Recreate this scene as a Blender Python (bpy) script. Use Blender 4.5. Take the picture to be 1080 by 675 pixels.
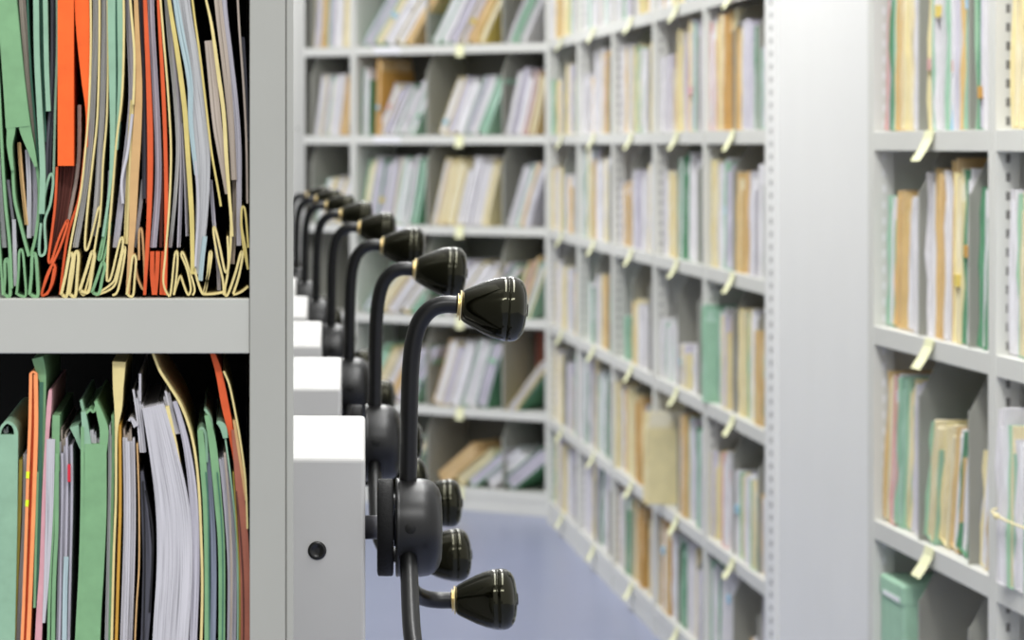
import bpy, math, random
from mathutils import Vector, Matrix
for o in list(bpy.data.objects): bpy.data.objects.remove(o)
SC = bpy.context.scene
COL = SC.collection
# ------------------------------------------------------------------ camera
H, F, PX, PY = 1.45, 3300.0, 235.0, 152.0
cd = bpy.data.cameras.new('camera'); cam = bpy.data.objects.new('camera', cd); COL.objects.link(cam)
cam.location = (0, 0, H); cam.rotation_euler = (math.pi/2, 0, 0)
cd.sensor_width = 36; cd.lens = F/1080*36
cd.shift_x = (540-PX)/1080; cd.shift_y = -(337.5-PY)/1080
cd.clip_start = .05; cd.clip_end = 100
cd.dof.use_dof = True; cd.dof.focus_distance = 2.95; cd.dof.aperture_fstop = 11.5
SC.camera = cam
# ------------------------------------------------------------------ world and lamps
w = bpy.data.worlds.new('world'); SC.world = w; w.use_nodes = True
nt = w.node_tree; bg = nt.nodes['Background']
geo = nt.nodes.new('ShaderNodeTexCoord'); sep = nt.nodes.new('ShaderNodeSeparateXYZ')
rp = nt.nodes.new('ShaderNodeValToRGB')
nt.links.new(geo.outputs['Generated'], sep.inputs[0]); nt.links.new(sep.outputs['Z'], rp.inputs[0])
rp.color_ramp.elements[0].position = 0.0; rp.color_ramp.elements[0].color = (.88, .88, .872, 1)
rp.color_ramp.elements[1].position = .75; rp.color_ramp.elements[1].color = (1.0, 1.0, .985, 1)
nt.links.new(rp.outputs[0], bg.inputs[0]); bg.inputs[1].default_value = 0.71
def area(name, loc, sx, sy, e, rot=(0, 0, 0), col=(1, 1, .985)):
    l = bpy.data.lights.new(name, 'AREA'); l.shape = 'RECTANGLE'; l.size = sx; l.size_y = sy
    l.energy = e; l.color = col
    o = bpy.data.objects.new(name, l); COL.objects.link(o); o.location = loc; o.rotation_euler = rot
area('ceiling_lamp', (.55, 3.6, 3.1), .35, 2.6, 36)
area('ceiling_lamp', (.55, 7.0, 3.1), .35, 2.6, 26)
area('ceiling_lamp', (.35, 10.4, 3.1), .35, 2.0, 24)
area('ceiling_lamp', (.1, .9, 3.1), 2.0, .35, 38)
SC.view_settings.view_transform = 'Standard'; SC.view_settings.look = 'None'
SC.view_settings.gamma = 1; SC.view_settings.use_curve_mapping = False
SC.view_settings.exposure = 0.76

# ------------------------------------------------------------------ helpers
def P(x, y, Y): return ((x-PX)*Y/F, Y, H+(PY-y)*Y/F)
def lin(c):
    return tuple(((v/255)/12.92 if v/255 <= .04045 else ((v/255+.055)/1.055)**2.4) for v in c)
def mat(name, rgb, rough=.6, metal=0, coat=0, noise=0, scale=40, bump=0, spec=.5):
    m = bpy.data.materials.new(name); m.use_nodes = True; t = m.node_tree
    b = t.nodes['Principled BSDF']; c = lin(rgb)
    b.inputs['Base Color'].default_value = (*c, 1); b.inputs['Roughness'].default_value = rough
    b.inputs['Metallic'].default_value = metal; b.inputs['Coat Weight'].default_value = coat
    b.inputs['Coat Roughness'].default_value = .08
    b.inputs['Specular IOR Level'].default_value = spec
    if noise or bump:
        tc = t.nodes.new('ShaderNodeTexCoord'); n = t.nodes.new('ShaderNodeTexNoise')
        n.inputs['Scale'].default_value = scale; n.inputs['Detail'].default_value = 4
        t.links.new(tc.outputs['Object'], n.inputs['Vector'])
        if noise:
            r = t.nodes.new('ShaderNodeValToRGB')
            r.color_ramp.elements[0].position = .3; r.color_ramp.elements[1].position = .7
            r.color_ramp.elements[0].color = (*[v*(1-noise) for v in c], 1)
            r.color_ramp.elements[1].color = (*[min(1, v*(1+noise*.5)) for v in c], 1)
            t.links.new(n.outputs['Fac'], r.inputs[0]); t.links.new(r.outputs[0], b.inputs['Base Color'])
        if bump:
            bp = t.nodes.new('ShaderNodeBump'); bp.inputs['Strength'].default_value = bump
            bp.inputs['Distance'].default_value = .001
            t.links.new(n.outputs['Fac'], bp.inputs['Height']); t.links.new(bp.outputs[0], b.inputs['Normal'])
    return m
def sheetmat(name, rgb, rgb2=None, lines=420, dark=.45):
    """edges of a paper stack: fine lines that follow the UV (u runs across the stack, in metres)"""
    m = bpy.data.materials.new(name); m.use_nodes = True; t = m.node_tree
    b = t.nodes['Principled BSDF']; b.inputs['Roughness'].default_value = .8
    b.inputs['Specular IOR Level'].default_value = .2
    uv = t.nodes.new('ShaderNodeUVMap'); mp = t.nodes.new('ShaderNodeMapping')
    mp.inputs['Scale'].default_value = (lines, 6, 1)
    n = t.nodes.new('ShaderNodeTexNoise'); n.inputs['Scale'].default_value = 1.6; n.inputs['Detail'].default_value = 5
    r = t.nodes.new('ShaderNodeValToRGB'); c = lin(rgb); c2 = lin(rgb2 or rgb)
    e = r.color_ramp.elements
    e[0].position = .30; e[0].color = (*[v*dark for v in c], 1)
    e[1].position = .48; e[1].color = (*c, 1)
    x = e.new(.62); x.color = (*c2, 1)
    t.links.new(uv.outputs[0], mp.inputs[0]); t.links.new(mp.outputs[0], n.inputs['Vector'])
    t.links.new(n.outputs['Fac'], r.inputs[0]); t.links.new(r.outputs[0], b.inputs['Base Color'])
    return m
M = dict(
 paint=mat('grey_enamel', (219, 219, 213), .45, noise=.03, scale=6),
 foreshelf=mat('pale_warm_enamel', (163, 163, 156), .42, noise=.03, scale=9),
 fore=mat('warm_grey_enamel', (148, 148, 141), .42, noise=.03, scale=9),
 back=mat('shelf_back_steel', (98, 97, 88), .6),  # steel darkened so the racks' interior shade sits in its colour
 panel=mat('white_panel_enamel', (241, 241, 239), .5, noise=.02, scale=3),
 house=mat('housing_enamel', (178, 177, 175), .45, noise=.02, scale=8, bump=.05),
 black=mat('black_plastic', (12, 12, 12), .3, spec=.4),
 knob=mat('polished_black_knob', (5, 5, 2), .09, spec=.34),
 tube=mat('black_steel_tube', (7, 7, 8), .33, spec=.34),
 hub=mat('black_hub', (9, 9, 10), .36, spec=.40),
 disc=mat('matt_black_disc', (9, 9, 10), .65, noise=.3, scale=300, bump=.5, spec=.2),
 shaft=mat('dark_steel_shaft', (95, 95, 100), .3, metal=.9),
 brass=mat('brass', (232, 212, 160), .3, metal=1),
 slot_d=mat('slot_shadow', (120, 118, 115), .9),
 slot_l=mat('slot_pale', (236, 236, 236), .9),
 tab=mat('pale_yellow_paper', (243, 243, 200), .8),
 wlabel=mat('white_label', (240, 240, 244), .6),
 divider=mat('divider_steel', (158, 158, 149), .5),  # rack enamel made darker, shade inside the cells put into the colour
 slot_m=mat('slot_soft', (160, 159, 156), .9),
 endp=mat('end_panel_enamel', (186, 186, 183), .5),
 dark=mat('dark_backing', (14, 14, 13), .9),  # near black paints in the shade of unlit interiors
)
M['knob'].node_tree.nodes['Principled BSDF'].inputs['Specular Tint'].default_value=(.96,.94,.68,1)  # yellow tint paints in a reflection of yellowish surroundings that are not modelled
COLS = {  # cover colours
 'g': ('mint green', (166, 204, 178)), 'G': ('deep green', (104, 156, 122)), 'c': ('cream', (238, 226, 178)),
 't': ('tan', (222, 194, 142)), 'w': ('white', (222, 220, 222)), 'y': ('yellow', (226, 204, 112)),
 'r': ('pinkish', (222, 178, 172)), 'b': ('light blue', (170, 208, 228)), 'k': ('rust brown', (150, 96, 84)),
 'l': ('lilac grey', (204, 201, 210)), 'o': ('amber', (208, 160, 84)),
}
for k, (n, c) in COLS.items(): M['c_'+k] = mat(n.replace(' ', '_')+'_card', c, .75, noise=.10, scale=24, spec=.25)
M['p_w'] = sheetmat('white_papers', (232, 230, 232), (244, 243, 246), 300, .72)
M['p_l'] = sheetmat('lilac_papers', (206, 202, 214), (226, 222, 232), 300, .72)
M['p_c'] = sheetmat('cream_papers', (232, 220, 182), (242, 236, 212), 300, .72)
M['p_t'] = sheetmat('tan_papers', (214, 182, 130), (232, 208, 166), 300, .72)
M['p_g'] = sheetmat('green_papers', (160, 200, 176), (196, 220, 206), 300, .72)

def newobj(name, me, parent=None, loc=None):
    o = bpy.data.objects.new(name, me); COL.objects.link(o)
    if parent: o.parent = parent
    if loc: o.location = loc
    return o
class MB:
    def __init__(s): s.v=[]; s.f=[]; s.m=[]; s.uv=[]; s.sm=[]
    def add(s, vs, fs, mi=0, uvs=None, smooth=False):
        b = len(s.v); s.v += [tuple(v) for v in vs]
        for k, f in enumerate(fs):
            s.f.append([b+i for i in f]); s.m.append(mi); s.sm.append(smooth)
            s.uv.append(uvs[k] if uvs else [(0, 0)]*len(f))
    def box(s, x0, x1, y0, y1, z0, z1, mi=0):
        vs = [(x, y, z) for z in (z0, z1) for y in (y0, y1) for x in (x0, x1)]
        s.add(vs, [(0,2,3,1),(4,5,7,6),(0,1,5,4),(2,6,7,3),(0,4,6,2),(1,3,7,5)], mi)
    def rev(s, prof, T, seg=32, mi=0):
        """prof: (along, radius) list revolved about local X then moved by matrix T"""
        vs=[]; fs=[]
        for a, r in prof:
            for k in range(seg):
                t = 2*math.pi*k/seg; vs.append(T @ Vector((a, r*math.cos(t), r*math.sin(t))))
        n = len(prof)
        for i in range(n-1):
            for k in range(seg):
                fs.append((i*seg+k, (i+1)*seg+k, (i+1)*seg+(k+1)%seg, i*seg+(k+1)%seg))
        fs.append(tuple(range(seg))); fs.append(tuple((n-1)*seg+k for k in reversed(range(seg))))
        s.add(vs, fs, mi, smooth=True)
    def tube(s, pts, r, seg=16, mi=0):
        vs=[]; fs=[]; n=len(pts); prev=None
        for i, p in enumerate(pts):
            a = Vector(pts[max(0,i-1)]); b = Vector(pts[min(n-1,i+1)]); d=(b-a).normalized()
            u = d.cross(Vector((0,1,0)) if prev is None else prev)
            if prev is None:
                if u.length < .1: u = d.cross(Vector((1,0,0)))
                u.normalize(); v = d.cross(u)
            else:
                v = (prev - d*prev.dot(d)).normalized(); u = v.cross(d)
            prev = v
            for k in range(seg):
                t=2*math.pi*k/seg; vs.append(Vector(p)+ (u*math.cos(t)+v*math.sin(t))*r)
        for i in range(n-1):
            for k in range(seg): fs.append((i*seg+k, i*seg+(k+1)%seg, (i+1)*seg+(k+1)%seg, (i+1)*seg+k))
        fs.append(tuple(reversed(range(seg)))); fs.append(tuple((n-1)*seg+k for k in range(seg)))
        s.add(vs, fs, mi, smooth=True)
    def ribbon(s, pts, wd, y0, y1, mi=0, jit=0, rnd=None):
        """pts: (x,z) path; wd: width or list; extruded from y0 to y1"""
        n=len(pts); wl = wd if isinstance(wd, (list, tuple)) else [wd]*n
        if len(wl)!=n:
            m_=len(wl)-1; q_=[min(m_-1e-6, i/(n-1)*m_) for i in range(n)]
            wl=[wl[int(q)]*(1-(q-int(q)))+wl[int(q)+1]*(q-int(q)) for q in q_]
        vs=[]; L=0; Ls=[]
        for i in range(n):
            a=pts[max(0,i-1)]; b=pts[min(n-1,i+1)]
            dx, dz = b[0]-a[0], b[1]-a[1]; l=math.hypot(dx,dz) or 1; nx, nz = -dz/l, dx/l
            if i: L += math.hypot(pts[i][0]-pts[i-1][0], pts[i][1]-pts[i-1][1])
            Ls.append(L); h=wl[i]/2; j=(rnd.uniform(-jit, jit) if rnd else 0)
            for sg, yy in ((-1,y0+j),(1,y0+j),(1,y1),(-1,y1)):
                vs.append((pts[i][0]+sg*nx*h, yy, pts[i][1]+sg*nz*h))
        fs=[]; uv=[]
        W = max(wl); D=y1-y0; q = rnd.random()*7 if rnd else pts[0][0]*9
        U=[0, W, W+D*.02, -D*.02]
        for i in range(n-1):
            for k in range(4):
                k2=(k+1)%4; fs.append((i*4+k, i*4+k2, (i+1)*4+k2, (i+1)*4+k))
                if k==3: ua, ub = -D*.02, 0
                else: ua, ub = U[k], U[k2]
                uv.append([(q+ua,Ls[i]),(q+ub,Ls[i]),(q+ub,Ls[i+1]),(q+ua,Ls[i+1])])
        fs.append((3,2,1,0)); uv.append([(q,0),(q+W,0),(q+W,.01),(q,.01)])
        e=(n-1)*4; fs.append((e,e+1,e+2,e+3)); uv.append([(q,0),(q+W,0),(q+W,.01),(q,.01)])
        s.add(vs, fs, mi, uv)
    def build(s, name, mats, parent=None, loc=None, bevel=0, org=None):
        me = bpy.data.meshes.new(name)
        vs = s.v if org is None else [(v[0]-org[0], v[1]-org[1], v[2]-org[2]) for v in s.v]
        me.from_pydata(vs, [], s.f)
        for m in (mats if isinstance(mats, (list, tuple)) else [mats]): me.materials.append(m)
        me.polygons.foreach_set('material_index', s.m); me.polygons.foreach_set('use_smooth', s.sm)
        ul = me.uv_layers.new(name='UVMap'); i=0
        for fu in s.uv:
            for q in fu: ul.data[i].uv = q; i += 1
        me.update()
        o = newobj(name, me, parent, loc if loc else org)
        if bevel:
            b = o.modifiers.new('bevel', 'BEVEL'); b.width = bevel; b.segments = 3; b.limit_method='ANGLE'
        return o
def empty(name, loc, rz=0, label=None, cat=None, group=None):
    o = newobj(name, None); o.location = loc; o.rotation_euler = (0,0,rz); o.empty_display_size=.05
    if label: o['label']=label
    if cat: o['category']=cat
    if group: o['group']=group
    return o
def smooth(pts, k=5):
    """Catmull-Rom through the points"""
    out=[]; n=len(pts)
    for i in range(n-1):
        p0=pts[max(0,i-1)]; p1=pts[i]; p2=pts[i+1]; p3=pts[min(n-1,i+2)]
        for j in range(k):
            t=j/k
            out.append(tuple(.5*((2*b)+(-a+c)*t+(2*a-5*b+4*c-d)*t*t+(-a+3*b-3*c+d)*t**3) for a,b,c,d in zip(p0,p1,p2,p3)))
    out.append(tuple(pts[-1])); return out
ORD = ['first','second','third','fourth','fifth','sixth','seventh','eighth','ninth','tenth','eleventh','twelfth','thirteenth']

# ------------------------------------------------------------------ floor
m = mat('blue_grey_vinyl', (143, 150, 178), .30, noise=.03, scale=2.5)
b = MB(); b.box(-6, 6, -3, 18, -.05, 0)
o = b.build('floor', m); o['kind']='structure'
# wall / column casing between the long rack and the near right rack
A0 = Vector((1.2955, 7.30)); A1 = Vector((1.213, 5.86))
b = MB(); L=(A1-A0).length
b.box(.012, L-.006, 0, .33, 0, 2.7)
b.box(0, .012, .006, .33, 0, 2.7)
b.box(L-.022, L, -.004, .33, 0, 2.7, 0)
o = b.build('wall_right', M['panel'], None, (A0.x, A0.y, 0)); o.rotation_euler=(0,0,math.atan2((A1-A0).y,(A1-A0).x)); o['kind']='structure'

# ------------------------------------------------------------------ racks
P_ = .36; LIP = .035; DEP = .30
class Rack: pass
def rack(name, label, a, bnd, n, levels, zoff, cells, rec, ups=None, slots=(), tabs=(), divs=None, skip=()):
    """a -> bnd: front line from left to right as seen; n bays"""
    a=Vector(a); bnd=Vector(bnd); d=bnd-a; L=d.length; rz=math.atan2(d.y,d.x)
    root = empty(name, (a.x,a.y,0), rz, label, 'shelving rack')
    R=Rack(); R.root=root; R.rz=rz; R.a=a; R.L=L; R.bw=L/n; R.cells=cells; R.zoff=zoff; R.n=n
    R.M = Matrix.Translation((a.x,a.y,0)) @ Matrix.Rotation(rz,4,'Z')
    top = H + .36*2 + .36 + zoff
    UW=.026 if name[0]=='a' else .042
    for i in range(n+1):
        x=i*R.bw; b=MB()
        b.box(x-UW/2, x-.002, 0, .04, 0, top); b.box(x+.002, x+UW/2, 0, .04, 0, top); b.box(x-.002,x+.002,.004,.04,0,top)
        b.box(x-.0035, x+.0035, .04, DEP, 0, top)
        mats=[M['paint'], M['slot_l'], M['slot_d'] if name[0]=='n' else M['slot_m']]
        if i in slots or slots=='all':
            z=.10
            while z < top-.05:
                b.box(x+UW/2-.0002, x+UW/2+.0006, .017, .0235, z, z+.014, slots_m.get((name,i),2))
                b.box(x-UW/2-.0006, x-UW/2+.0002, .017, .0235, z, z+.014, 2)
                z += .03
        b.build('upright', mats, root)
    for i in range(n):
        x0=i*R.bw+UW/2; x1=(i+1)*R.bw-UW/2
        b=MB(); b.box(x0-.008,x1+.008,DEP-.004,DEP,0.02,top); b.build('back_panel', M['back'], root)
        for k in levels:
            z = H+.36*k+zoff if k>-4 else .055
            b=MB(); b.box(x0-.008,x1+.008,.001,.004,z,z+LIP); b.box(x0-.008,x1+.008,.004,DEP-.005,z+LIP-.006,z+LIP)
            b.box(x0-.008,x1+.008,.004,.016,z,z+.003)
            if k<=-4: b.box(x0-.008,x1+.008,.004,.02,0.0,z)
            b.build('shelf', M['paint'], root, bevel=.0012)
            zn = H+.36*(k+1)+zoff
            for c in cells[1:-1]:
                xx=i*R.bw+c*R.bw
                b=MB(); zz=z+LIP
                prof=[(rec,zz),(rec,zn-.05),(rec+.03,zn-.002)]
                vs=[]; 
                for s_ in (-.0013,.0013):
                    vs += [(xx+s_,rec,zz),(xx+s_,rec,zn-.07),(xx+s_,rec+.035,zn-.002),(xx+s_,DEP-.006,zn-.002),(xx+s_,DEP-.006,zz)]
                b.add(vs,[(0,1,2,3,4),(9,8,7,6,5)]+[(j,j+5,(j+1)%5+5,(j+1)%5) for j in range(5)])
                b.box(xx-.004, xx+.004, rec-.003, rec+.001, zz, zn-.07)
                b.build('divider', M['divider'], root)
    rt=random.Random(name)
    for (i, k, fr, side) in tabs:
        x=(i+fr)*R.bw; z=(H+.36*k+zoff if k>-4 else .055)+LIP
        tw=.030 if side else .019; hh=.052
        pts=[(-.001,z+.001),(-.0025,z-.014),(-.010,z-.032),(-.022,z-hh)] if side else [(-.001,z+.001),(-.002,z-.015),(-.004,z-.03),(-.007,z-.048)]
        sl=rt.uniform(-.02,-.008) if side else rt.uniform(-.003,.003)
        vs=[]; n_=len(pts)
        for j,(yy,zz) in enumerate(pts):
            for s_ in (-1,1):
                for t_ in (0,.0006): vs.append((x+s_*tw+sl*j/(n_-1), yy-t_, zz))
        fs=[]
        for j in range(n_-1):
            q=j*4; fs += [(q,q+4,q+6,q+2),(q+1,q+3,q+7,q+5),(q,q+1,q+5,q+4),(q+2,q+6,q+7,q+3)]
        fs += [(0,2,3,1),(q+4,q+5,q+7,q+6)]
        b=MB(); b.add(vs,fs); b.build('paper_tab', M['tab'], root)
    return R
slots_m = {('long_shelving_rack',5):2, ('near_shelving_rack',0):1, ('near_shelving_rack',1):2}
CELL=[0,.385,.77,1.0]
backR = rack('angled_shelving_rack','grey steel shelving rack of leaning files standing angled across the far end',
   (-.2054,13.31),(1.263,12.15),2,[-4,-3,-2,-1,0,1,2],0,CELL,.012,
   tabs=[(1,k,.56,False) for k in (-4,-3,-2,-1,0,1)])
longR = rack('long_shelving_rack','long grey steel shelving rack receding along the aisle, five bays of upright files',
   (1.243,11.96),(1.2925,7.44),5,[-4,-3,-2,-1,0,1,2],0,[0,.40,.79,1.0],.018,slots=(0,1,2,3,4,5),
   tabs=[(i,k,.50,True) for i in range(5) for k in (-4,-3,-2,-1,0,1)])
nearR = rack('near_shelving_rack','grey steel shelving rack nearest on the right, partly cut off by the picture edge',
   (1.207,5.83),(1.263,4.22),2,[-4,-3,-2,-1,0,1],-.012,[0,.40,.80,1.0],.010,slots=(0,1),
   tabs=[(0,k,.53,True) for k in (-3,-2,-1,0)])
# front perforated strip on the end upright of the long rack
b=MB(); rr=longR
x=longR.L
b.box(x+.0135,x+.135,-.004,.03,0,2.7,0)
z=.08
while z<2.6:
    b.box(x+.075,x+.0905,-.0048,-.0038,z,z+.013,1); z+=.0303
b.build('perforated_post',[M['panel'],M['slot_d']],longR.root)

# end panel of a neighbouring rack at the far left
b=MB(); b.box(-.34,0,0,.04,0,2.6); b.box(-.012,0,-.012,0,0,2.6); b.box(-.34,-.028,-.004,0,0,2.6)
for zz in (.5,1.0,1.505,2.0): b.rev([(0,.004),(.0015,.004)],Matrix.Translation((-.026,-.0055,zz))@Matrix.Rotation(math.pi/2,4,'Z'),12,1)
e=empty('rack_end_panel',P(321.5,0,11.2)[:2]+(0,),0,'tall pale grey steel end panel standing in front of the far rack, left','panel')
b.build('panel_sheet',[M['endp'],M['slot_d']],e)
# white label strips on back rack lips
for (xx,k) in ((.938*.18,1),(.938*.18,0),(.938*.2,-1)):
    b=MB(); b.box(.934+xx-.06,.934+xx+.07,-.0012,.0012,H+.36*k+.006,H+.36*k+.03); b.build('label_strip',M['wlabel'],backR.root)

# ------------------------------------------------------------------ files in the racks
STUFF = []
def make_file(R, xb, z0, h, lean, t, code, rnd, rec, bend=0, depth=.235, label=None, group=None, stuff=False, papers=None, cover_h=None):
    """xb: x of the bottom centre in rack space"""
    n=7; ctr=[]
    sa, ca = math.sin(lean), math.cos(lean)
    lift = abs(sa)*t/2
    for i in range(n):
        s=i/(n-1); ctr.append((s*h*sa + bend*math.sin(s*math.pi), s*h*ca+lift+.0012))
    def off(dx, s0=0, s1=1, dh=0):
        return [(x+dx*ca, z-dx*sa) for x,z in ctr]
    cov=MB(); pap=MB()
    th=.0016
    pw = t-2*th
    pc = papers or rnd.choice({'g':'wwglc','G':'wwgl','c':'wccl','t':'wcctt','w':'wwwl','y':'wwc','r':'wwl','b':'wl','k':'wl','l':'wl','o':'ct'}[code])
    # cover: two leaves, the left one a little proud, and the fold below
    lf = off(-t/2+th/2); rt_=off(t/2-th/2)
    hl = rnd.uniform(.90,1.0); 
    jt=.0032 if R is nearR else .0018
    cov.ribbon(lf, th, rec, rec+depth, 0, jt, rnd)
    k=max(3,int(n*hl)); cov.ribbon(rt_[:k], th, rec+rnd.uniform(0,.012), rec+depth, 0, .0015, rnd)
    cov.ribbon([lf[0],rt_[0]], .0014, rec+.002, rec+depth)
    # papers: slips with uneven tops
    ns=max(1,min(5,int(pw/.007)))
    for j in range(ns):
        dx=-pw/2+pw*(j+.5)/ns; hh=rnd.uniform(.86,1.02); q=off(dx)
        q=[(q[0][0]+(x-q[0][0])*hh, q[0][1]+.002+(z-q[0][1])*hh) for x,z in q]
        pap.ribbon(q, pw/ns*.93, rec+rnd.uniform(.001,.012), rec+depth-.01, 0, .001, rnd)
    org = R.M @ Vector((xb, 0, z0))
    if stuff: STUFF.append((cov, pap, R, xb, z0, code, pc)); return
    e = empty('file_folder', org, R.rz, label, 'file folder', group)
    cov.build('cover', M['c_'+code], e); pap.build('papers', M['p_'+pc], e)
    if rnd.random()<.12 and not stuff and t>.012:      # small coloured index flag on the papers
        s=rnd.uniform(.3,.75); i=int(s*(n-1)); x,z=ctr[i]
        b=MB(); b.ribbon([(x,z),(x+sa*.02,z+ca*.02)], t*.6, rec-.003, rec+.004); b.build('index_flag', M['c_'+rnd.choice('rbyogw')], e)
def ncol(c): return COLS[c][0]
def fill(R, bay, ci, k, spec, lean=0, h=.27, x0f=0, x1f=1, seed=0, tmul=1, where='', grp='', stuff=False, hj=.03, rj=.016):
    rnd=random.Random(f'{R.root.name}{bay}{ci}{k}{seed}')
    z0=(H+.36*k+R.zoff if k>-4 else .055)+LIP
    xa=(bay+R.cells[ci])*R.bw+.006+(R.ue if ci==0 else 0); xb=(bay+R.cells[ci+1])*R.bw-.006-(R.ue if ci==2 else 0)
    W=xb-xa; xa2=xa+W*x0f; xb2=xa+W*x1f
    N=len(spec); hs=[h*(1+rnd.uniform(-hj*2,hj)) for _ in spec]
    lr=math.radians(lean)
    reach=max(hs)*math.sin(abs(lr)); avail=(xb2-xa2)-reach
    ws=[rnd.uniform(.7,1.35) for _ in spec]; S=sum(ws); foot=avail/math.cos(lr)
    ts=[min(.06, max(.008, foot*v/S*.93))*tmul for v in ws]
    used=sum(ts)/math.cos(lr); gap=max(0,(avail-used)/N*.85)
    x=(xa2 if lean>=0 else xa2+reach)
    for i,c in enumerate(spec):
        t=ts[i]; st=t/math.cos(lr)
        if c==' ': x+=st+gap; continue
        ln=lr+rnd.uniform(-.012,.012)
        lab=f"{ncol(c)} file, {ORD[i]} from left, {where}"
        make_file(R, x+st/2, z0, min(hs[i],.315/math.cos(lr)), ln, t*.96, c, rnd, .004+R.rec+rnd.uniform(0,rj),
                  bend=rnd.uniform(-.005,.005), label=lab, group=grp, stuff=stuff)
        x+=st+gap
backR.ue=.0095; longR.ue=nearR.ue=.017; backR.rec=.012; longR.rec=.004; nearR.rec=.006
ROW={1:'top',0:'second',-1:'third',-2:'fourth',-3:'fifth',-4:'lowest'}
CN=['left','middle','narrow right']
# back rack
BS={(1,1,0):('gwgwct',36,.26),(1,1,1):('ggwcty',30,.27),(1,1,2):('wggw',28,.27),(0,1,2):('ctgwc',3,.29),
 (1,0,0):('wclwGwg',26,.225,.22),(1,0,1):('ccwgwg',24,.24,.1),(1,0,2):('wlwrt',14,.26),(0,0,2):('wcgwwt',8,.255),
 (1,-1,0):('gwGwlcgwG',11,.27),(1,-1,1):('ctycwlwc',15,.27,0),(1,-1,2):('wlgtwl',19,.26),(0,-1,2):('gcwy',20,.19),
 (1,-2,0):('ggctwyG',40,.25),(1,-2,1):('gwcwcg',38,.26),(1,-2,2):('crtgwg',22,.25,.1),
 (1,-3,0):('gcwtwg',30,.25),(1,-3,1):('tcwgwG',19,.27),(1,-3,2):('ywlwcG',40,.26),
 (1,-4,0):('gwg',30,.2,.5),(1,-4,1):('tcgwG',52,.22)}
for (bay,k,ci),v in BS.items():
    sp,ln,h=v[:3]; x0=v[3] if len(v)>3 else 0
    fill(backR,bay,ci,k,sp,ln,h,x0,1,where=f"{'far left bay' if bay==0 else CN[ci]+' cell'}, {ROW[k]} row of the angled rack",
         grp='leaning files in the angled rack',stuff=(bay==0 or k==-4))
def one(R,bay,k,xf,h,lean,t,c,rec,label,grp,depth=.235,bend=0,papers=None,seed=3):
    z0=(H+.36*k+R.zoff if k>-4 else .055)+LIP
    make_file(R,(bay+xf)*R.bw,z0,h,math.radians(lean),t,c,random.Random(seed),rec,bend,depth,label,grp,papers=papers)
one(backR,1,0,.045,.27,1,.03,'G',.03,'deep green file standing upright at the left, second row of the angled rack','leaning files in the angled rack')
one(backR,1,0,.115,.31,2,.02,'o',.02,'tall amber file standing upright behind white leaning files, second row of the angled rack','leaning files in the angled rack',papers='t')
e=empty('large_folder',backR.M@Vector((backR.bw*1.80,.2,H-.36*3+LIP)),backR.rz,'rust brown folder standing behind leaning files, fifth row of the angled rack','folder')
b=MB(); b.box(0,.18,0,.01,0.001,.30); b.box(0,.18,.0105,.013,0.001,.29); b.build('cover',M['c_k'],e,bevel=.002)

# long rack
BN=['farthest','second','third','fourth','nearest']
rs=random.Random(11)
pal='gcwtwclwcgwGwtcwtw'
LS={(4,0,0):('rwctoc',.30),(4,0,1):('tcwwG',.27),(4,0,2):('gw',.2),
 (4,-1,0):('ccwgg',.28),(4,-1,1):('wttwl',.25),(4,-1,2):('wgc',.27),
 (4,-2,0):('Ggwct',.25),(4,-2,1):('wcgc',.27),(4,-2,2):('tgr',.23),
 (4,-3,0):('ccyrw',.24),(4,-3,1):('wgcwg',.22),(4,-3,2):('to',.2),
 (4,-4,0):('gGwww',.25),(4,-4,1):('  t',.13),
 (3,0,0):('ww t',.22),(3,0,1):('cwrtcg',.30),(3,-1,0):('wwcty',.24),(3,-1,1):('gGGww',.29),
 (3,-2,0):('wgw',.17),(3,-2,1):('wc w',.12),(3,-3,1):('ottgwr',.28),
 (3,-4,0):('ttow',.26),(3,-4,1):('gGwwwc',.25),
 (2,-1,0):('ltt',.2),(2,-1,1):('wwlw',.25),(2,-2,0):(' g',.13),(2,-2,1):('tcww',.2),
 (2,-3,0):('cwtcc',.27),(2,-3,1):('cotl',.26),(2,-4,0):('twcGg',.24),(2,-4,1):('to',.25),
 (1,-1,0):('GGGcG',.30),(1,-1,1):('twwc',.27),(1,-2,0):(' gG',.2)}
for bay in range(5):
    for k in (1,0,-1,-2,-3,-4):
        for ci in range(3):
            if (bay,k,ci) in LS: sp,h=LS[(bay,k,ci)]
            elif (bay,k,ci)==(3,-3,0): continue
            else:
                nn = rs.choice([3,4,4,5]) if ci<2 else 2
                sp=''.join(rs.choice(pal) for _ in range(nn)); h=rs.uniform(.2,.3)
                if ci==2: sp=sp[:2]
            fill(longR,bay,ci,k,sp,rs.uniform(0,3),h,where=f"{CN[ci]} cell, {BN[bay]} bay, {ROW[k]} row of long rack",
                 grp='upright files in the long rack',stuff=(bay<3 or (bay==3 and ci==2)),rj=.02,tmul=.95)
one(longR,3,-3,.16,.262,0,.06,'c',-.046,'bulging cream file sticking out, left cell, fourth bay, fifth row of long rack','upright files in the long rack',papers='c')
one(longR,4,-2,.045,.255,0,.035,'g',-.008,'ragged mint green file sticking out, nearest bay, fourth row of long rack','upright files in the long rack',papers='g')
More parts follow.
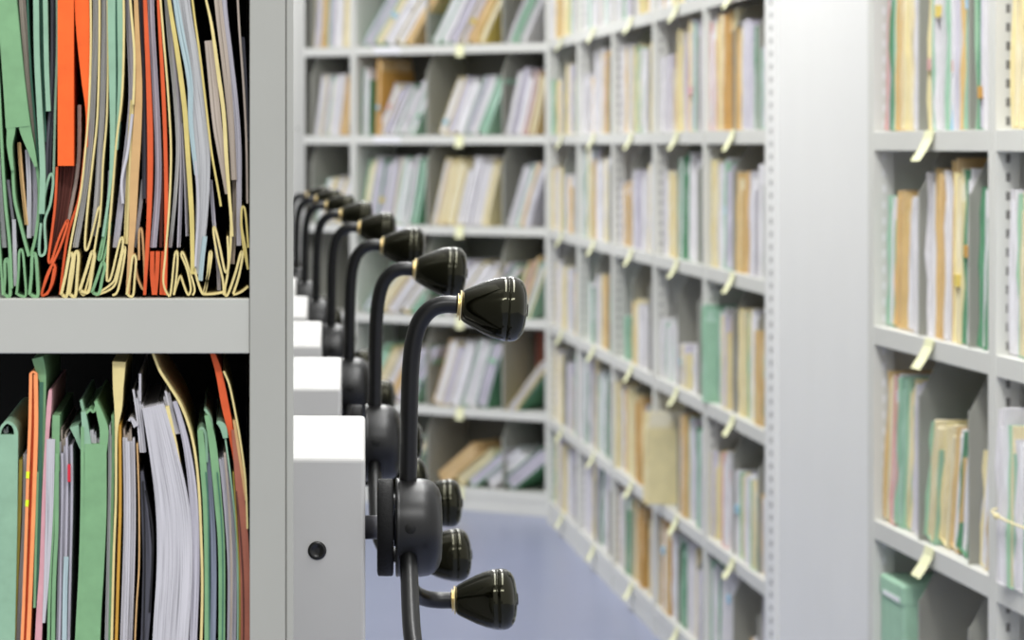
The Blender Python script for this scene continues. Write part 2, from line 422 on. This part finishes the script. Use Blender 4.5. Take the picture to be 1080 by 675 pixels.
# near rack
NS={(0,0,0):('rGttcw',.30,2),(0,0,1):('cgwgbwtg',.31,1),(0,0,2):('gGww',.31,0),
 (0,-1,0):('gtttw',.25,5),(0,-1,1):('wttwtcG',.30,2),(0,-1,2):('GGw',.27,5),
 (0,-2,0):('trggcw',.27,7),(0,-2,1):('gctG',.21,13),(0,-2,2):('wct',.2,10),
 (0,-3,1):('   t',.07,6),
 (1,0,0):('ccty',.31,2),(1,-1,0):('wggw',.26,2),
 (1,-3,1):('wg',.2,4)}
for (bay,k,ci),v in NS.items():
    fill(nearR,bay,ci,k,v[0],v[2],v[1],.04,.97,where=f"{CN[ci]} cell{'' if bay==0 else ', second bay'}, {ROW[k]} row of nearest right rack",
         grp='files in the near right rack',rj=.012)
# white bundle tied with string in the second bay
for j,(c,xf,t) in enumerate((('w',.06,.045),('g',.11,.02),('w',.15,.03),('g',.20,.03))):
    one(nearR,1,-2,xf+.045,.275-.02*j,2,t,c,-.012+.004*j,f"{ncol(c)} file, {ORD[j]} from left in the tied bundle, second bay of near rack",'files in the near right rack',seed=5+j)
z0=H-.72-.012+LIP
b=MB(); e=empty('string_tie',nearR.M@Vector((nearR.bw*1.175,0,z0+.115)),nearR.rz,'pale string tied round the bundle of white and green files, right edge','string')
b.tube(smooth([(-.086,-.0,0.005),(-.08,-.017,0),(-.03,-.019,-.004),(.03,-.012,-.008),(.075,-.004,-.010)],4),.0018,8)
b.rev([(-.005,.002),(-.003,.005),(.003,.005),(.005,.002)],Matrix.Translation((-.04,-.021,-.003)),10)
b.build('cord',M['c_c'],e)
# mint box file, bottom left of near rack
e=empty('box_file',nearR.M@Vector((nearR.bw*.03+.01,.01,H-1.08-.012+LIP+.001)),nearR.rz,'mint green box file with a white strip label on the lowest visible shelf','box file')
b=MB(); b.box(0,.17,0,.24,0,.245); b.box(-.001,.171,-.002,.24,.222,.262); b.build('case',M['c_g'],e,bevel=.006)
b=MB(); b.box(.03,.15,-.0032,-.0015,.228,.236); b.build('label_strip',M['wlabel'],e)
# far files nobody could single out
cm=MB(); names=[]; mats=[]
for cov,pap,R,xb,z0,code,pc in STUFF:
    T=R.M@Matrix.Translation((xb,0,z0))
    for src,key in ((cov,'c_'+code),(pap,'p_'+pc)):
        if key not in names: names.append(key); mats.append(M[key])
        bs=len(cm.v); cm.v += [tuple(T@Vector(v)) for v in src.v]
        cm.f += [[bs+i for i in f] for f in src.f]; cm.m += [names.index(key)]*len(src.f); cm.uv += src.uv; cm.sm += src.sm
o=cm.build('distant_files',mats); o['kind']='stuff'; o['label']='crowded pale files in the farther bays of the two back racks'; o['category']='files'

# ------------------------------------------------------------------ mobile shelving units with crank handles
def crank_parts(root, X, Y, Z):
    T0=Matrix.Translation((X,Y,Z))
    b=MB(); b.rev([(-.056,.012),(-.0235,.012)],T0,24); b.rev([(-.0245,.019),(-.021,.019)],T0,24); b.build('shaft',M['shaft'],root)
    b=MB(); b.rev([(-.0413,.044),(-.0405,.0475),(-.0395,.0485),(-.0270,.0485),(-.0255,.0475),(-.0250,.044)],T0,48); b.build('brake_disc',M['disc'],root)
    b=MB(); b.rev([(-.0228,.044),(-.0226,.0485),(-.021,.0495),(-.0195,.0488),(-.0185,.0490),(.002,.0490),(.010,.0478),(.016,.0445),(.0205,.039),(.0230,.031),(.0236,.02),(.0236,.008)],T0,56)
    hub=b.build('hub',M['hub'],root)
    b=MB(); b.rev([(.0,.0055),(.003,.0055)],T0@Matrix.Translation((-.0085,-.0494,.005))@Matrix.Rotation(math.pi/2,4,'Z'),20); b.build('bolt_hole',M['dark'],hub)
    for ang in (3,123,243):
        A=T0@Matrix.Rotation(math.radians(ang),4,'X')
        pts=[(-.0105,0,.030),(-.0100,0,.06),(-.0092,0,.12),(-.0078,0,.160),(-.0048,0,.187),(.0012,0,.2065),(.0115,0,.2190),(.0240,0,.2240),(.0385,0,.2240)]
        b=MB(); b.tube([A@Vector(p) for p in smooth(pts,5)],.0088,20); b.build('arm',M['tube'],root)
        K=A@Matrix.Translation((.0425,0,.2232))@Matrix.Rotation(math.radians(4),4,'Y')
        prof=[(0,.0115),(.0008,.0145),(.004,.0168),(.012,.0209),(.022,.0258),(.032,.0296),(.040,.0316),(.0450,.0323),(.0454,.0319),(.0458,.0323),(.051,.0324),(.0555,.0312),(.0595,.0282),(.0625,.0234),(.0645,.0155),(.0652,.0065),(.0664,.006),(.0666,.001)]
        b=MB(); b.rev(prof,K,48); kn=b.build('knob',M['knob'],root)
        b=MB(); b.rev([(-.0040,.0095),(-.0038,.0122),(-.0030,.0122),(-.0028,.0100),(-.0016,.0100),(-.0014,.0152),(-.0002,.0152),(0,.0125)],K,28); b.build('collar',M['brass'],kn)
def make_unit():
    root=empty('mobile_shelving_unit',(0,0,0))
    # local origin: x of housing outer face, y of housing front, floor
    b=MB(); x1=-.093
    b.box(x1-1.1,x1,-.10,-.097,.06,2.15); b.box(x1-.02,x1,-.097,.32,.06,2.15); b.box(x1-1.1,x1,-.1,.32,0.005,.06); b.box(x1-1.1,x1,-.10,.32,2.13,2.15)
    b.box(x1-1.1,x1-1.08,-.097,.32,.06,2.13); b.box(x1-1.1,x1,.31,.32,.06,2.13)
    b.build('carcass',M['fore'],root,bevel=.001)
    b=MB(); zt=H-.3119; r=.0415
    vs=[(x1,0,.02),(0,0,.02),(0,.14,.02),(x1,.14,.02),(x1,0,zt),(0,0,zt),(0,.13,zt+.0325),(x1,.13,zt+.0325),(0,.14,zt),(x1,.14,zt)]
    b.add(vs,[(0,3,2,1),(0,1,5,4),(4,5,6,7),(1,2,8,6,5),(7,6,8,9),(3,9,8,2),(0,4,7,9,3)])
    h=b.build('housing',M['house'],root,bevel=.004)
    b=MB(); K=Matrix.Translation((-.0475,0,H-.4030))@Matrix.Rotation(-math.pi/2,4,'Z')
    b.rev([(-.001,.0092),(.001,.0092),(.002,.008),(.0021,.006),(.0012,.0052),(.0012,.002)],K,28); b.build('screw_plug',M['black'],h)
    crank_parts(root,.0532,.035,H-.3838)
    return root
def copy_tree(o,parent=None):
    c=o.copy(); COL.objects.link(c)
    if parent: c.parent=parent
    for ch in list(o.children): copy_tree(ch,c)
    return c
Ds=[3.1,3.99,4.83,5.64,6.45,7.26,8.07,8.9]
dX=[-.0105,-.001,0,0,-.003,-.006,-.006,-.007]; dZ=[0,0,.003,.009,.014,.016,.016,.013]
uname=['nearest','second nearest','third nearest','fourth nearest','fifth nearest','sixth nearest','seventh nearest','farthest']
unit=make_unit(); protos=[unit]
for i in range(1,8): protos.append(copy_tree(unit))
for i,u in enumerate(protos):
    u.location=(.1515+dX[i],Ds[i],0); u.rotation_euler=(0,0,-math.radians(2.7))
    u['label']=f"{uname[i]} mobile shelving unit with pale grey housing and black three-armed crank handle" if i else "nearest mobile shelving unit with screw plug in its housing and largest black crank handle"
    u['category']='mobile shelving unit'; u['group']='mobile shelving units in a row'
    for ch in u.children:
        if ch.name.split('.')[0] in ('shaft','brake_disc','hub','arm','knob'): ch.location.z+=dZ[i]

# ------------------------------------------------------------------ foreground shelf
FY=2.6; S=FY/F
def fx(x): return (x-PX)*S
def fz(y): return H+(PY-y)*S
root=empty('foreground_shelving_unit',(0,FY,0),0,'warm grey steel shelving unit in the left foreground filled with thick files','shelving unit')
xl=-.78
def loc(b): b.v=[(v[0],v[1]-FY,v[2]) for v in b.v]; return b
for sx0,sx1 in ((fx(263.5),fx(309.5)),(xl-.036,xl)):
    b=MB(); b.box(sx0,sx0+.0295,FY,FY+.03,0,2.3); b.box(sx0+.0305,sx1,FY+.0015,FY+.03,0,2.3); b.box(sx0+.0295,sx0+.0305,FY+.003,FY+.03,0,2.3)
    b.box(sx0,sx0+.004,FY+.03,FY+.36,0,2.3); b.box(sx0+.004,sx1,FY+.03,FY+.36,0,2.3)
    loc(b).build('upright',M['fore'],root,bevel=.0012)
zs=[fz(315)+.36*2,fz(315)+.36,fz(315),fz(315)-.36,fz(315)-.72,fz(315)-1.08]
for z in zs:
    b=MB(); b.box(xl,fx(263.5),FY+.002,FY+.006,z-.0458,z); b.box(xl,fx(263.5),FY+.006,FY+.35,z-.004,z); b.box(xl,fx(263.5),FY+.006,FY+.02,z-.0458,z-.0435)
    loc(b).build('shelf',M['foreshelf'],root,bevel=.0015)
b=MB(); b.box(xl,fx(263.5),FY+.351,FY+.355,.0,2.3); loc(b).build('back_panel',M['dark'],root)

FM={}
def cm_(rgb):
    k=('c',rgb)
    if k not in FM: FM[k]=mat('card',rgb,.7,noise=.10,scale=70,spec=.25)
    return FM[k]
def pm_(rgb):
    k=('p',rgb)
    if k not in FM: FM[k]=sheetmat('paper_edges',rgb,tuple(min(255,v+14) for v in rgb),900,.42)
    return FM[k]
PAL=dict(green=(116,156,114),mint=(132,166,140),dkgreen=(62,104,86),ltgreen=(168,210,160),orange=(226,96,38),rust=(198,84,44),maroon=(84,46,38),
 cream=(206,190,132),yell=(192,176,108),tan=(188,152,104),taupe=(158,146,134),grey=(160,160,160),lilac=(160,157,165),white=(174,172,176),
 teal=(150,168,170),char=(74,74,82),brown=(152,92,74),gold=(190,146,60),pink=(196,146,152),peach=(232,146,92),olive=(128,116,46),slate=(128,134,150),black=(22,22,24),neon=(214,230,40),red=(190,40,56))
rf=random.Random(77)
def fore_file(label, group, parts):
    """parts: ('c'|'p', colour, width px (or list), front setback m, [(x,y) px ...][, n slips])"""
    xs=[p[0] for q in parts for p in q[4]]; ys=[p[1] for q in parts for p in q[4]]
    e=empty('file_folder',(fx(sum(xs)/len(xs)),FY+.02,fz(max(ys))),0,label,'file folder',group)
    ex,ey,ez=e.location
    for qi,q in enumerate(parts):
        kind,colr,wd,sb,pts=q[:5]; n=q[5] if len(q)>5 else 1
        y0=FY+.012+sb+qi*.00035; y1=FY+.26+qi*.0003; b=MB()
        sm=smooth([(fx(x),fz(y)) for x,y in pts],6)
        if n==1:
            if isinstance(wd,(list,tuple)):
                wl=[v for (v,) in smooth([(v*S,) for v in wd],6)]
            else: wl=wd*S
            b.ribbon(sm,wl,y0,y1,0,0)
        else:
            w0=wd if not isinstance(wd,(list,tuple)) else max(wd)
            for j in range(n):
                dx=(-w0/2+w0*(j+.5)/n); cut=rf.randint(0,2) if len(q)>6 else 0
                pp=[(x+dx*S,z) for x,z in sm][cut:]
                if len(q)>6: pp[0]=(pp[0][0],pp[0][1]-rf.uniform(0,6)*S)
                b.ribbon(pp,w0/n*S*.94,y0+rf.uniform(0,.006),y1,0,0)
        nm={'c':'cover','p':'papers','f':'index_flag'}[kind]
        b.v=[(v[0]-ex,v[1]-ey,v[2]-ez) for v in b.v]
        b.build(nm,(pm_ if kind=='p' else cm_)(PAL[colr]),e)
def loop(x0,x1,xt,yt,yb,w=3.0,col='cream',sb=0):
    """folded gusset at the bottom of a file"""
    return ('c',col,w,sb,[(x0,yb-1.5),(x0+(xt-x0)*.5-.4,(yt+yb)/2),(xt-2.2,yt+4),(xt,yt),(xt+2.0,yt+5),(x1-(x1-xt)*.5+1.2,(yt+yb)/2),(x1,yb-1.5),((x0+x1)/2,yb),(x0+1,yb-2)])
GU='thick files on the upper foreground shelf'; GL='thick files on the lower foreground shelf'
BT=313.2
fore_file('mint green file at the far left of the upper foreground shelf',GU,[
 ('c','green',2.4,.0,[(-26,-45),(-14,100),(-6,200),(-1,270),(2,312)]),('c','green',3,0,[(-10,-45),(-4,60),(0,140),(4,210),(9,260),(11,305)]),
 ('p','grey',7,.006,[(-18,-45),(-9,100),(-3,200),(2,262)],3),loop(2.5,9.5,6,274,BT,3.2,'green')])
fore_file('broad mint green file with a notched spine on the upper foreground shelf',GU,[
 ('c','green',[20,21,23,26],.0,[(2,-45),(6,0),(13,80),(18,134)]),('c','green',[11,9,6,3],.0,[(10.5,120),(10.5,138),(9,154),(12,180)]),('c','green',[13,12,8,3],.0,[(23,120),(26,138),(32,158),(37,176)]),
 ('c','green',3,.002,[(12,178),(14,210),(21,240),(29,271)]),('c','green',3,.004,[(37,172),(40,205),(37,245),(31,271)]),
 ('p','tan',4.5,.008,[(18,150),(21,190),(26,238)],2),('p','white',5,.006,[(27,158),(29,200),(29,252)],2),('p','lilac',5,.010,[(33,165),(35,210),(33,250)],2),
 ('p','lilac',3,.012,[(6,190),(11,230),(15,262)]),('p','white',4,.004,[(13,232),(14,270),(15,303)]),
 loop(16,26,21,264,BT,2.4,'green')])
fore_file('taupe papers in a dark green file, third from left on upper foreground shelf',GU,[
 ('p','taupe',7,.012,[(19,-45),(22,10),(28,80),(34,140),(40,210)],3),('c','dkgreen',2.2,.010,[(26,-45),(28,20),(31,80),(36,140),(42,220),(36,262)]),
 loop(30,39,35,268,BT,3.2,'green')])
fore_file('pale and deep mint file with looped folds, left of the orange file',GU,[
 ('c','mint',6,.0,[(36,-45),(37,0),(38,60),(41,120),(44,180),(43,226)]),('c','dkgreen',3,.012,[(42,-45),(42,20),(43,70),(46,150)]),('c','mint',5,.001,[(46,-45),(47,20),(48,70),(50,117)]),
 ('p','char',6,.010,[(54,-45),(55,20),(54,90),(50,150),(49,200)],2),('c','mint',2.4,.006,[(58,-45),(59,40),(57,110),(56,150),(55,190)]),
 ('c','mint',2.6,.002,[(43,226),(47,200),(52,184),(55,190),(52,215),(46,234),(47,262),(44,270),(40,266),(42,236)])])
fore_file('bright orange file with a broad spine on the upper foreground shelf',GU,[
 ('c','orange',17,.0,[(68.5,-45),(68.5,40),(68.5,110),(68.5,175)]),('c','orange',[15,15,9,3,3],.004,[(84,-45),(86,20),(89,80),(91,120),(90,155)]),
 ('c','rust',2.6,.006,[(92.5,-45),(93,40),(92,120),(88,165),(82,210),(70,250),(62,312)]),
 ('p','maroon',9,.012,[(66,174),(63,210),(57,250),(52,268)],4),('p','maroon',8,.016,[(75,174),(72,200),(66,240),(60,275)],4),('p','taupe',4,.014,[(82,110),(81,170),(74,215),(66,250)],2),
 ('c','rust',2.4,.002,[(59,176),(57,215),(53,250),(50,274),(53,276),(61,252),(69,234),(70,238),(62,262),(53,282),(43,309),(46,312),(52,304),(56,284)]),
 ('c','rust',2.4,.002,[(43,309),(48,292),(54,280),(57,284),(54,300),(48,312)])])
fore_file('first cream file right of the orange file, upper foreground shelf',GU,[
 ('p','grey',6,.010,[(98,-45),(100,10),(98,80),(94,150),(87,210),(78,262)],3),
 ('c','cream',2.0,.002,[(104,-45),(104,40),(102,120),(97,170),(92,215),(89,250),(89,263),(92,262),(98,240),(103,220),(105,224),(101,250),(95,285),(88,311)]),
 ('c','cream',2.0,.002,[(94,-45),(95,40),(93,110),(89,160),(84,205),(75,250),(64,312)]),
 loop(63.5,70,74,268,BT),loop(72,79,80,266,BT)])
fore_file('grey papers in a cream file beside the pale green file, upper foreground shelf',GU,[
 ('p','grey',6,.008,[(108,-45),(109,30),(107,110),(104,160),(101,210),(97,250)],3),
 ('c','cream',2.0,.004,[(112,-45),(113,50),(112,120),(108,170),(106,210),(104,240)]),
 loop(83,93,97,266,309),('c','cream',2,.001,[(83,308),(88,312),(95,300),(99,272)])])
fore_file('pale green file with a dark fold on the upper foreground shelf',GU,[
 ('c','mint',[8,8,7,5,3,3],.001,[(117,-45),(117,20),(118,90),(118,150),(115,200),(108,250)]),('c','dkgreen',2.6,.004,[(121.5,-45),(121.5,20),(121.5,90),(120.5,150)]),('c','mint',[6,6,5,3],.002,[(125,-45),(126,20),(126,90),(122,158)]),
 ('c','green',2.2,.003,[(108,250),(104,268),(103,274),(106,272),(112,240),(115,226),(114,250),(107,282)]),loop(96,104,108,277,311,3.0,'green'),
 ('p','lilac',4,.012,[(115,180),(113,215),(108,262)],2)])
fore_file('lilac papers in a cream file with wide folds, upper foreground shelf',GU,[
 ('c','cream',2.2,.002,[(129,-45),(130,30),(128,100),(122,150),(118,200),(114,250),(112,290),(113,297),(117,291),(126,254),(129,258),(122,290),(117,300),(100,312)]),
 ('p','lilac',7,.006,[(135,-45),(135,10),(138,80),(137,120),(131,175),(126,220),(121,262)],3),('p','white',3,.003,[(139,120),(134,160),(128,190),(129,215)]),
 ('c','cream',2.2,.001,[(100,312.5),(112,308),(120,302),(124,290),(130,262),(131,270),(124,306),(118,312.5)])])
fore_file('tan file with ragged cream papers on the upper foreground shelf',GU,[
 ('c','cream',2.4,.0,[(136,-45),(137,0),(141,50),(141,85),(140,110)]),('c','tan',[4,5,7,9,9,7,4],.002,[(141,-45),(144,30),(146,90),(144,140),(141,190),(139,240),(134,312)]),
 ('p','cream',5,.004,[(139,105),(136,150),(134,200),(132,258)],2),('p','grey',4,.014,[(150,190),(147,220),(141,262)]),
 loop(133,140,141,270,BT,2.2,'cream'),('c','tan',2.2,.004,[(141,268),(144,292),(150,306),(152,300),(151,270),(149,244),(146,246),(146,275)])])
fore_file('thin maroon and grey file left of the rust file, upper foreground shelf',GU,[
 ('p','char',6,.010,[(145,-45),(147,20),(151,80),(152,150),(152,210)],3),('c','maroon',2,.008,[(149,-45),(151,30),(154,80),(155,150),(154,215)])])
fore_file('rust orange file holding lilac papers on the upper foreground shelf',GU,[
 ('c','rust',[3,4,5,6,5,3],.001,[(151,-45),(153,10),(156,80),(158,150),(157,220),(152,312)]),('c','rust',[3,3,4,4,4,3],.001,[(165,-45),(167,10),(171,80),(174,150),(175,220),(174,312)]),
 ('p','lilac',7,.006,[(158,-45),(159,20),(163,90),(166,150),(166,200),(161,262)],3),('p','maroon',3,.010,[(167,120),(170,180),(169,262)]),
 ('c','rust',4.5,.003,[(160,266),(160,290),(162,312)]),('c','rust',4.5,.003,[(166,266),(165,290),(163,312)]),('c','rust',4.5,.003,[(172,266),(171,290),(170,312)])])
fore_file('cream file with a W shaped foot and grey papers, upper foreground shelf',GU,[
 ('c','cream',2,.001,[(166,-45),(169,0),(173,50),(177,100),(180,160),(178,220),(174,270),(172,298),(177,312),(180,308),(184,270),(187,269),(186,290),(183,312)]),
 ('p','grey',4,.008,[(172,-45),(177,30),(183,90),(187,150),(185,200),(179,262)],2),('p','lilac',4,.010,[(176,-45),(182,40),(188,100),(191,160),(190,210),(188,262)],2),('p','lilac',3,.010,[(192,130),(195,190),(197,250)],2),
 ('c','yell',[3,4,5,5,5,4],.001,[(172,-45),(178,0),(186,50),(194,110),(198,165),(202,230),(203,290)]),
 ('c','cream',2,.002,[(183,312),(187,299),(190,292),(193,300),(198,312),(201,305),(197,285),(191,270),(193,268),(199,284),(205,305),(203,312.5)])])
fore_file('teal stained grey stack of papers on the upper foreground shelf',GU,[
 ('p','grey',[14,15,17,17,15,12,8],.006,[(188,-45),(194,10),(203,70),(211,130),(214,180),(212,240),(207,290)]),
 ('p','teal',[5,7,6,5,4],.003,[(182,-20),(190,30),(200,85),(201,130),(207,185)]),('p','white',2.5,.002,[(206,170),(209,220),(207,262),(206,282)]),
 ('p','teal',5,.004,[(216,250),(213,275),(211,297)]),
 ('c','cream',2.4,.001,[(205,284),(209,300),(214,311),(217,305),(219,290),(221,268),(223,270),(220,290),(215,309)]),
 ('c','cream',2.2,.001,[(214,311.5),(225,311),(236,309)])])
fore_file('taupe and cream file with a torn edge on the upper foreground shelf',GU,[
 ('c','yell',2.2,.004,[(198,-45),(204,10),(211,60),(217,110),(223,160),(230,200),(233,218)]),
 ('p','taupe',[9,10,10,8,5],.006,[(220,42),(224,80),(229,130),(235,170),(240,205)],1),
 ('c','cream',[2,3,4,4,4,3,3],.002,[(215,-10),(223,25),(230,75),(236,120),(239,170),(243,220),(245,250)]),
 ('p','lilac',4,.010,[(222,190),(226,240),(230,285),(231,308)],2),
 ('c','cream',2.2,.001,[(240,250),(241,275),(240,286),(237,286),(232,262),(227,242),(225,244),(229,270),(235,296),(236,312)])])
fore_file('mauve grey file with thick papers on the upper foreground shelf',GU,[
 ('p','taupe',[8,8,8,7,6],.008,[(226,-45),(231,10),(237,60),(243,120),(247,190)],1),('p','lilac',[8,8,8,7,6,5],.010,[(233,-45),(236,10),(242,60),(248,110),(252,165),(252,260)],1),
 ('p','taupe',5,.012,[(246,160),(248,220),(245,280)],2),('c','cream',2.4,.002,[(244,225),(243,262),(240,290),(237,308),(240,312),(248,290),(254,268),(256,270),(252,292),(246,311)])])
fore_file('slim dark file at the right end of the upper foreground shelf',GU,[
 ('c','taupe',2.2,.006,[(249,-45),(252,20),(257,90),(260,150),(261,215)]),('p','char',4,.012,[(256,38),(259,90),(261,150)]),
 ('c','yell',2.2,.002,[(262,262),(260,235),(258,220),(255,221),(255,240),(259,262),(261.5,285)]),('c','yell',2,.003,[(254,236),(257,262),(261.5,284)]),
 ('c','cream',2.2,.001,[(246,312),(254,309),(262,303)])])
# lower shelf
LB=770
fore_file('mint green file with an open arched top, far left of lower foreground shelf',GL,[
 ('c','mint',20,.0,[(8,460),(7,560),(5,660),(3,LB)]),('c','mint',[3,3,3,3],.0,[(-2,470),(-1,455),(6,447),(13,450)]),('c','mint',[3,4,5],.0,[(11,448),(15.5,456),(15.5,474)]),
 ('p','white',5,.006,[(4,452),(5,470)],3,1)])
fore_file('thin olive and grey file beside the mint one on the lower foreground shelf',GL,[
 ('c','olive',3.6,.004,[(20.5,487),(18.5,560),(15,640),(10,LB)]),('p','grey',5,.006,[(25,482),(23.5,560),(19,640),(14,LB)],2)])
fore_file('pair of peach orange folders on the lower foreground shelf',GL,[
 ('c','peach',3.2,.0,[(31.5,395),(30.5,450),(28.5,500),(26,580),(23,660),(18,LB)]),('c','peach',4.2,.001,[(36.5,396),(37,450),(35,520),(32,600),(29,670),(24,LB)]),
 ('c','rust',3.6,.005,[(34,398),(33.8,450),(32,520),(29,600),(26,670),(21,LB)]),('c','peach',2,.0,[(30.5,396),(34,393.5),(38,396)]),
 ('f','neon',3.4,-.002,[(28.6,499),(28,506)]),('f','neon',3.4,-.002,[(27.8,529),(27.2,536)]),('p','char',3,.008,[(28,508),(26.6,530)])])
fore_file('deep green file with a folded flap top behind the peach folders',GL,[
 ('c','green',[12,10,6,5,4,4],.008,[(38,379),(42,396),(44,412),(44,470),(43,530),(41,600)]),('c','dkgreen',4.4,.006,[(42,405),(41,470),(40,540),(38,600),(36.5,644)]),('c','green',2.4,.003,[(38.5,500),(37,560),(35,644)])])
fore_file('pink file with a white sheet on the lower foreground shelf',GL,[
 ('c','pink',[3,5,4,4,5,7,7],.004,[(52,413),(50.5,432),(48,470),(45,530),(43,600),(40,660),(35,LB)]),('p','white',[9,8,6,3],.003,[(52.5,465),(51,540),(48.5,600),(45,660)])])
fore_file('mint file with a dark centre line beside the pink file',GL,[
 ('c','green',8,.006,[(58,440),(57.5,466),(58,500)]),('c','green',3,.004,[(56,500),(54.5,560),(51,630),(48.5,LB)]),('c','dkgreen',1.6,.008,[(56,500),(56,560),(53.5,640),(51,LB)]),('c','green',4,.003,[(59,480),(58.5,560),(55.5,630),(54,LB)])])
fore_file('ragged grey papers with a red tag on the lower foreground shelf',GL,[
 ('p','lilac',15,.004,[(68,462),(68.5,520),(67,600),(63,LB)],6,1),('p','teal',5,.002,[(69,590),(67.5,640),(66,LB)]),('f','red',3,.0,[(72,492),(72,510)]),
 ('p','taupe',8,.012,[(64,452),(65,480)],4,1)])
fore_file('broad mint green file with a torn hole near its top, lower foreground shelf',GL,[
 ('c','green',[23,24,24,23,23],.002,[(100,470),(99.5,540),(97,600),(94,660),(90,LB)]),('c','mint',[5,7,9],.002,[(87,436),(89,452),(92,478)]),('c','green',[3,7,9,8],.002,[(100,425),(105,440),(109,456),(108,478)]),
 ('c','green',2.6,.002,[(88,440),(94,434),(98,436),(101,428)]),('p','white',11,.006,[(99,455),(100,476)],5,1),
 ('c','green',3.6,.0,[(86,452),(86,520),(84,600),(80,680),(77,LB)]),('c','mint',[10,6,2],.006,[(77,452),(80,462),(84,476)]),('c','mint',3,.012,[(84,425),(87,440)])])
fore_file('cream file with a tall bent flap on the lower foreground shelf',GL,[
 ('c','cream',[14,11,8,3,2.4,2.4,2.4],.002,[(125,383),(124,410),(124,432),(122,460),(121.5,530),(119,600),(115,LB)]),('c','gold',3,.006,[(125.5,450),(126,530),(124.5,590),(119,LB)]),
 ('p','grey',5.5,.006,[(115,448),(116,500),(114,600),(110,LB)],3,1),('c','green',3,.008,[(118,440),(118.5,480),(117,560),(113,LB)]),('p','maroon',2.4,.010,[(123.5,560),(122,620),(117,LB)])])
fore_file('narrow stack of white papers left of the widest stack, lower foreground shelf',GL,[
 ('p','white',13,.005,[(135,464),(136,530),(135,600),(129,LB)],5,1),('p','taupe',9,.012,[(133,450),(134,474)],4,1),('c','tan',1.6,.004,[(144,470),(146,530),(146,600),(143,650),(138,LB)])])
fore_file('charcoal folders squeezed beside the widest white stack, lower foreground shelf',GL,[
 ('p','char',[3,7,10,10,8,6],.008,[(149,500),(152,540),(155,590),(154,640),(151,690),(146,LB)]),('c','black',1.6,.006,[(150,510),(152,560),(152,620),(149,LB)]),('c','black',2.2,.007,[(153,520),(160,560),(160,600),(157,650)])])
fore_file('widest stack of white papers under a curved cream cover, lower foreground shelf',GL,[
 ('p','white',[24,30,36,38,38,36],.003,[(161,430),(172,480),(182,540),(184,600),(180,670),(174,LB)]),
 ('p','white',22,.004,[(158,427),(163,445)],8,1),('p','white',7,.004,[(142,412),(146,440),(150,480)],3,1),('p','white',[2,3,6],.006,[(135,446),(138,444),(143,452)]),('p','white',2.2,.006,[(147,396),(147,425)]),
 ('p','white',8,.004,[(174,413),(180,440),(186,460)],3,1),
 ('p','cream',[4,6,6,6,5],.001,[(176,430),(187,490),(195,560),(196,630),(188,LB)]),('p','lilac',[5,7,9,9,8,8],.0015,[(184,425),(196,470),(204,530),(206,600),(204,670),(200,LB)]),
 ('c','cream',2.6,.0,[(161,374),(168,392),(178,408),(192,432),(203,466),(209,510),(212,570),(213,640),(209,LB)])])
fore_file('pair of mint green files with looped tops on the lower foreground shelf',GL,[
 ('c','green',[6,7,6,5,4],.004,[(211,456),(214,490),(217,540),(218,620),(217,LB)]),('c','mint',3,.006,[(211,470),(210,458),(213,454),(217,462),(218,490)]),
 ('c','green',[5,8,8,7,7],.003,[(218,440),(224,470),(230,530),(234,600),(233,LB)]),('p','slate',[3,5,6,6,6],.008,[(219,480),(222,520),(225,580),(225,650),(222,LB)]),
 ('c','dkgreen',1.6,.002,[(217,500),(220,560),(221,LB)]),('c','dkgreen',1.4,.001,[(229,500),(234,560),(235,640),(233,LB)]),('c','mint',2.6,.008,[(216,434),(222,444),(224,460)])])
fore_file('lilac papers with a turned mint corner on the lower foreground shelf',GL,[
 ('p','lilac',[6,9,10,10],.006,[(233,464),(241,540),(245,620),(242,LB)],3,1),('c','mint',[3,7,5],.004,[(229,447),(235,452),(238,464)]),('p','taupe',2.4,.005,[(237,480),(243,560),(244,640),(241,LB)]),('c','mint',1.8,.005,[(237,460),(245,520),(250,580),(251,660),(249,LB)])])
fore_file('rust brown file leaning at the right end of the lower foreground shelf',GL,[
 ('c','rust',[5,7,8,6,3],.006,[(224,374),(231,396),(238,432),(244,460),(250,500)]),('c','brown',[4,8,10,10,8],.003,[(246,455),(252,510),(257,570),(259,640),(258,LB)]),
 ('c','cream',2,.001,[(236,393),(242,408),(248,436),(254,470),(259,510),(261,560)]),('c','tan',3,.002,[(247,445),(254,490),(260,530)]),
 ('c','maroon',2,.0015,[(249,520),(254,570),(257,640),(256,LB)]),('c','olive',1.4,.001,[(246,500),(250,560),(253,630),(252,LB)])])
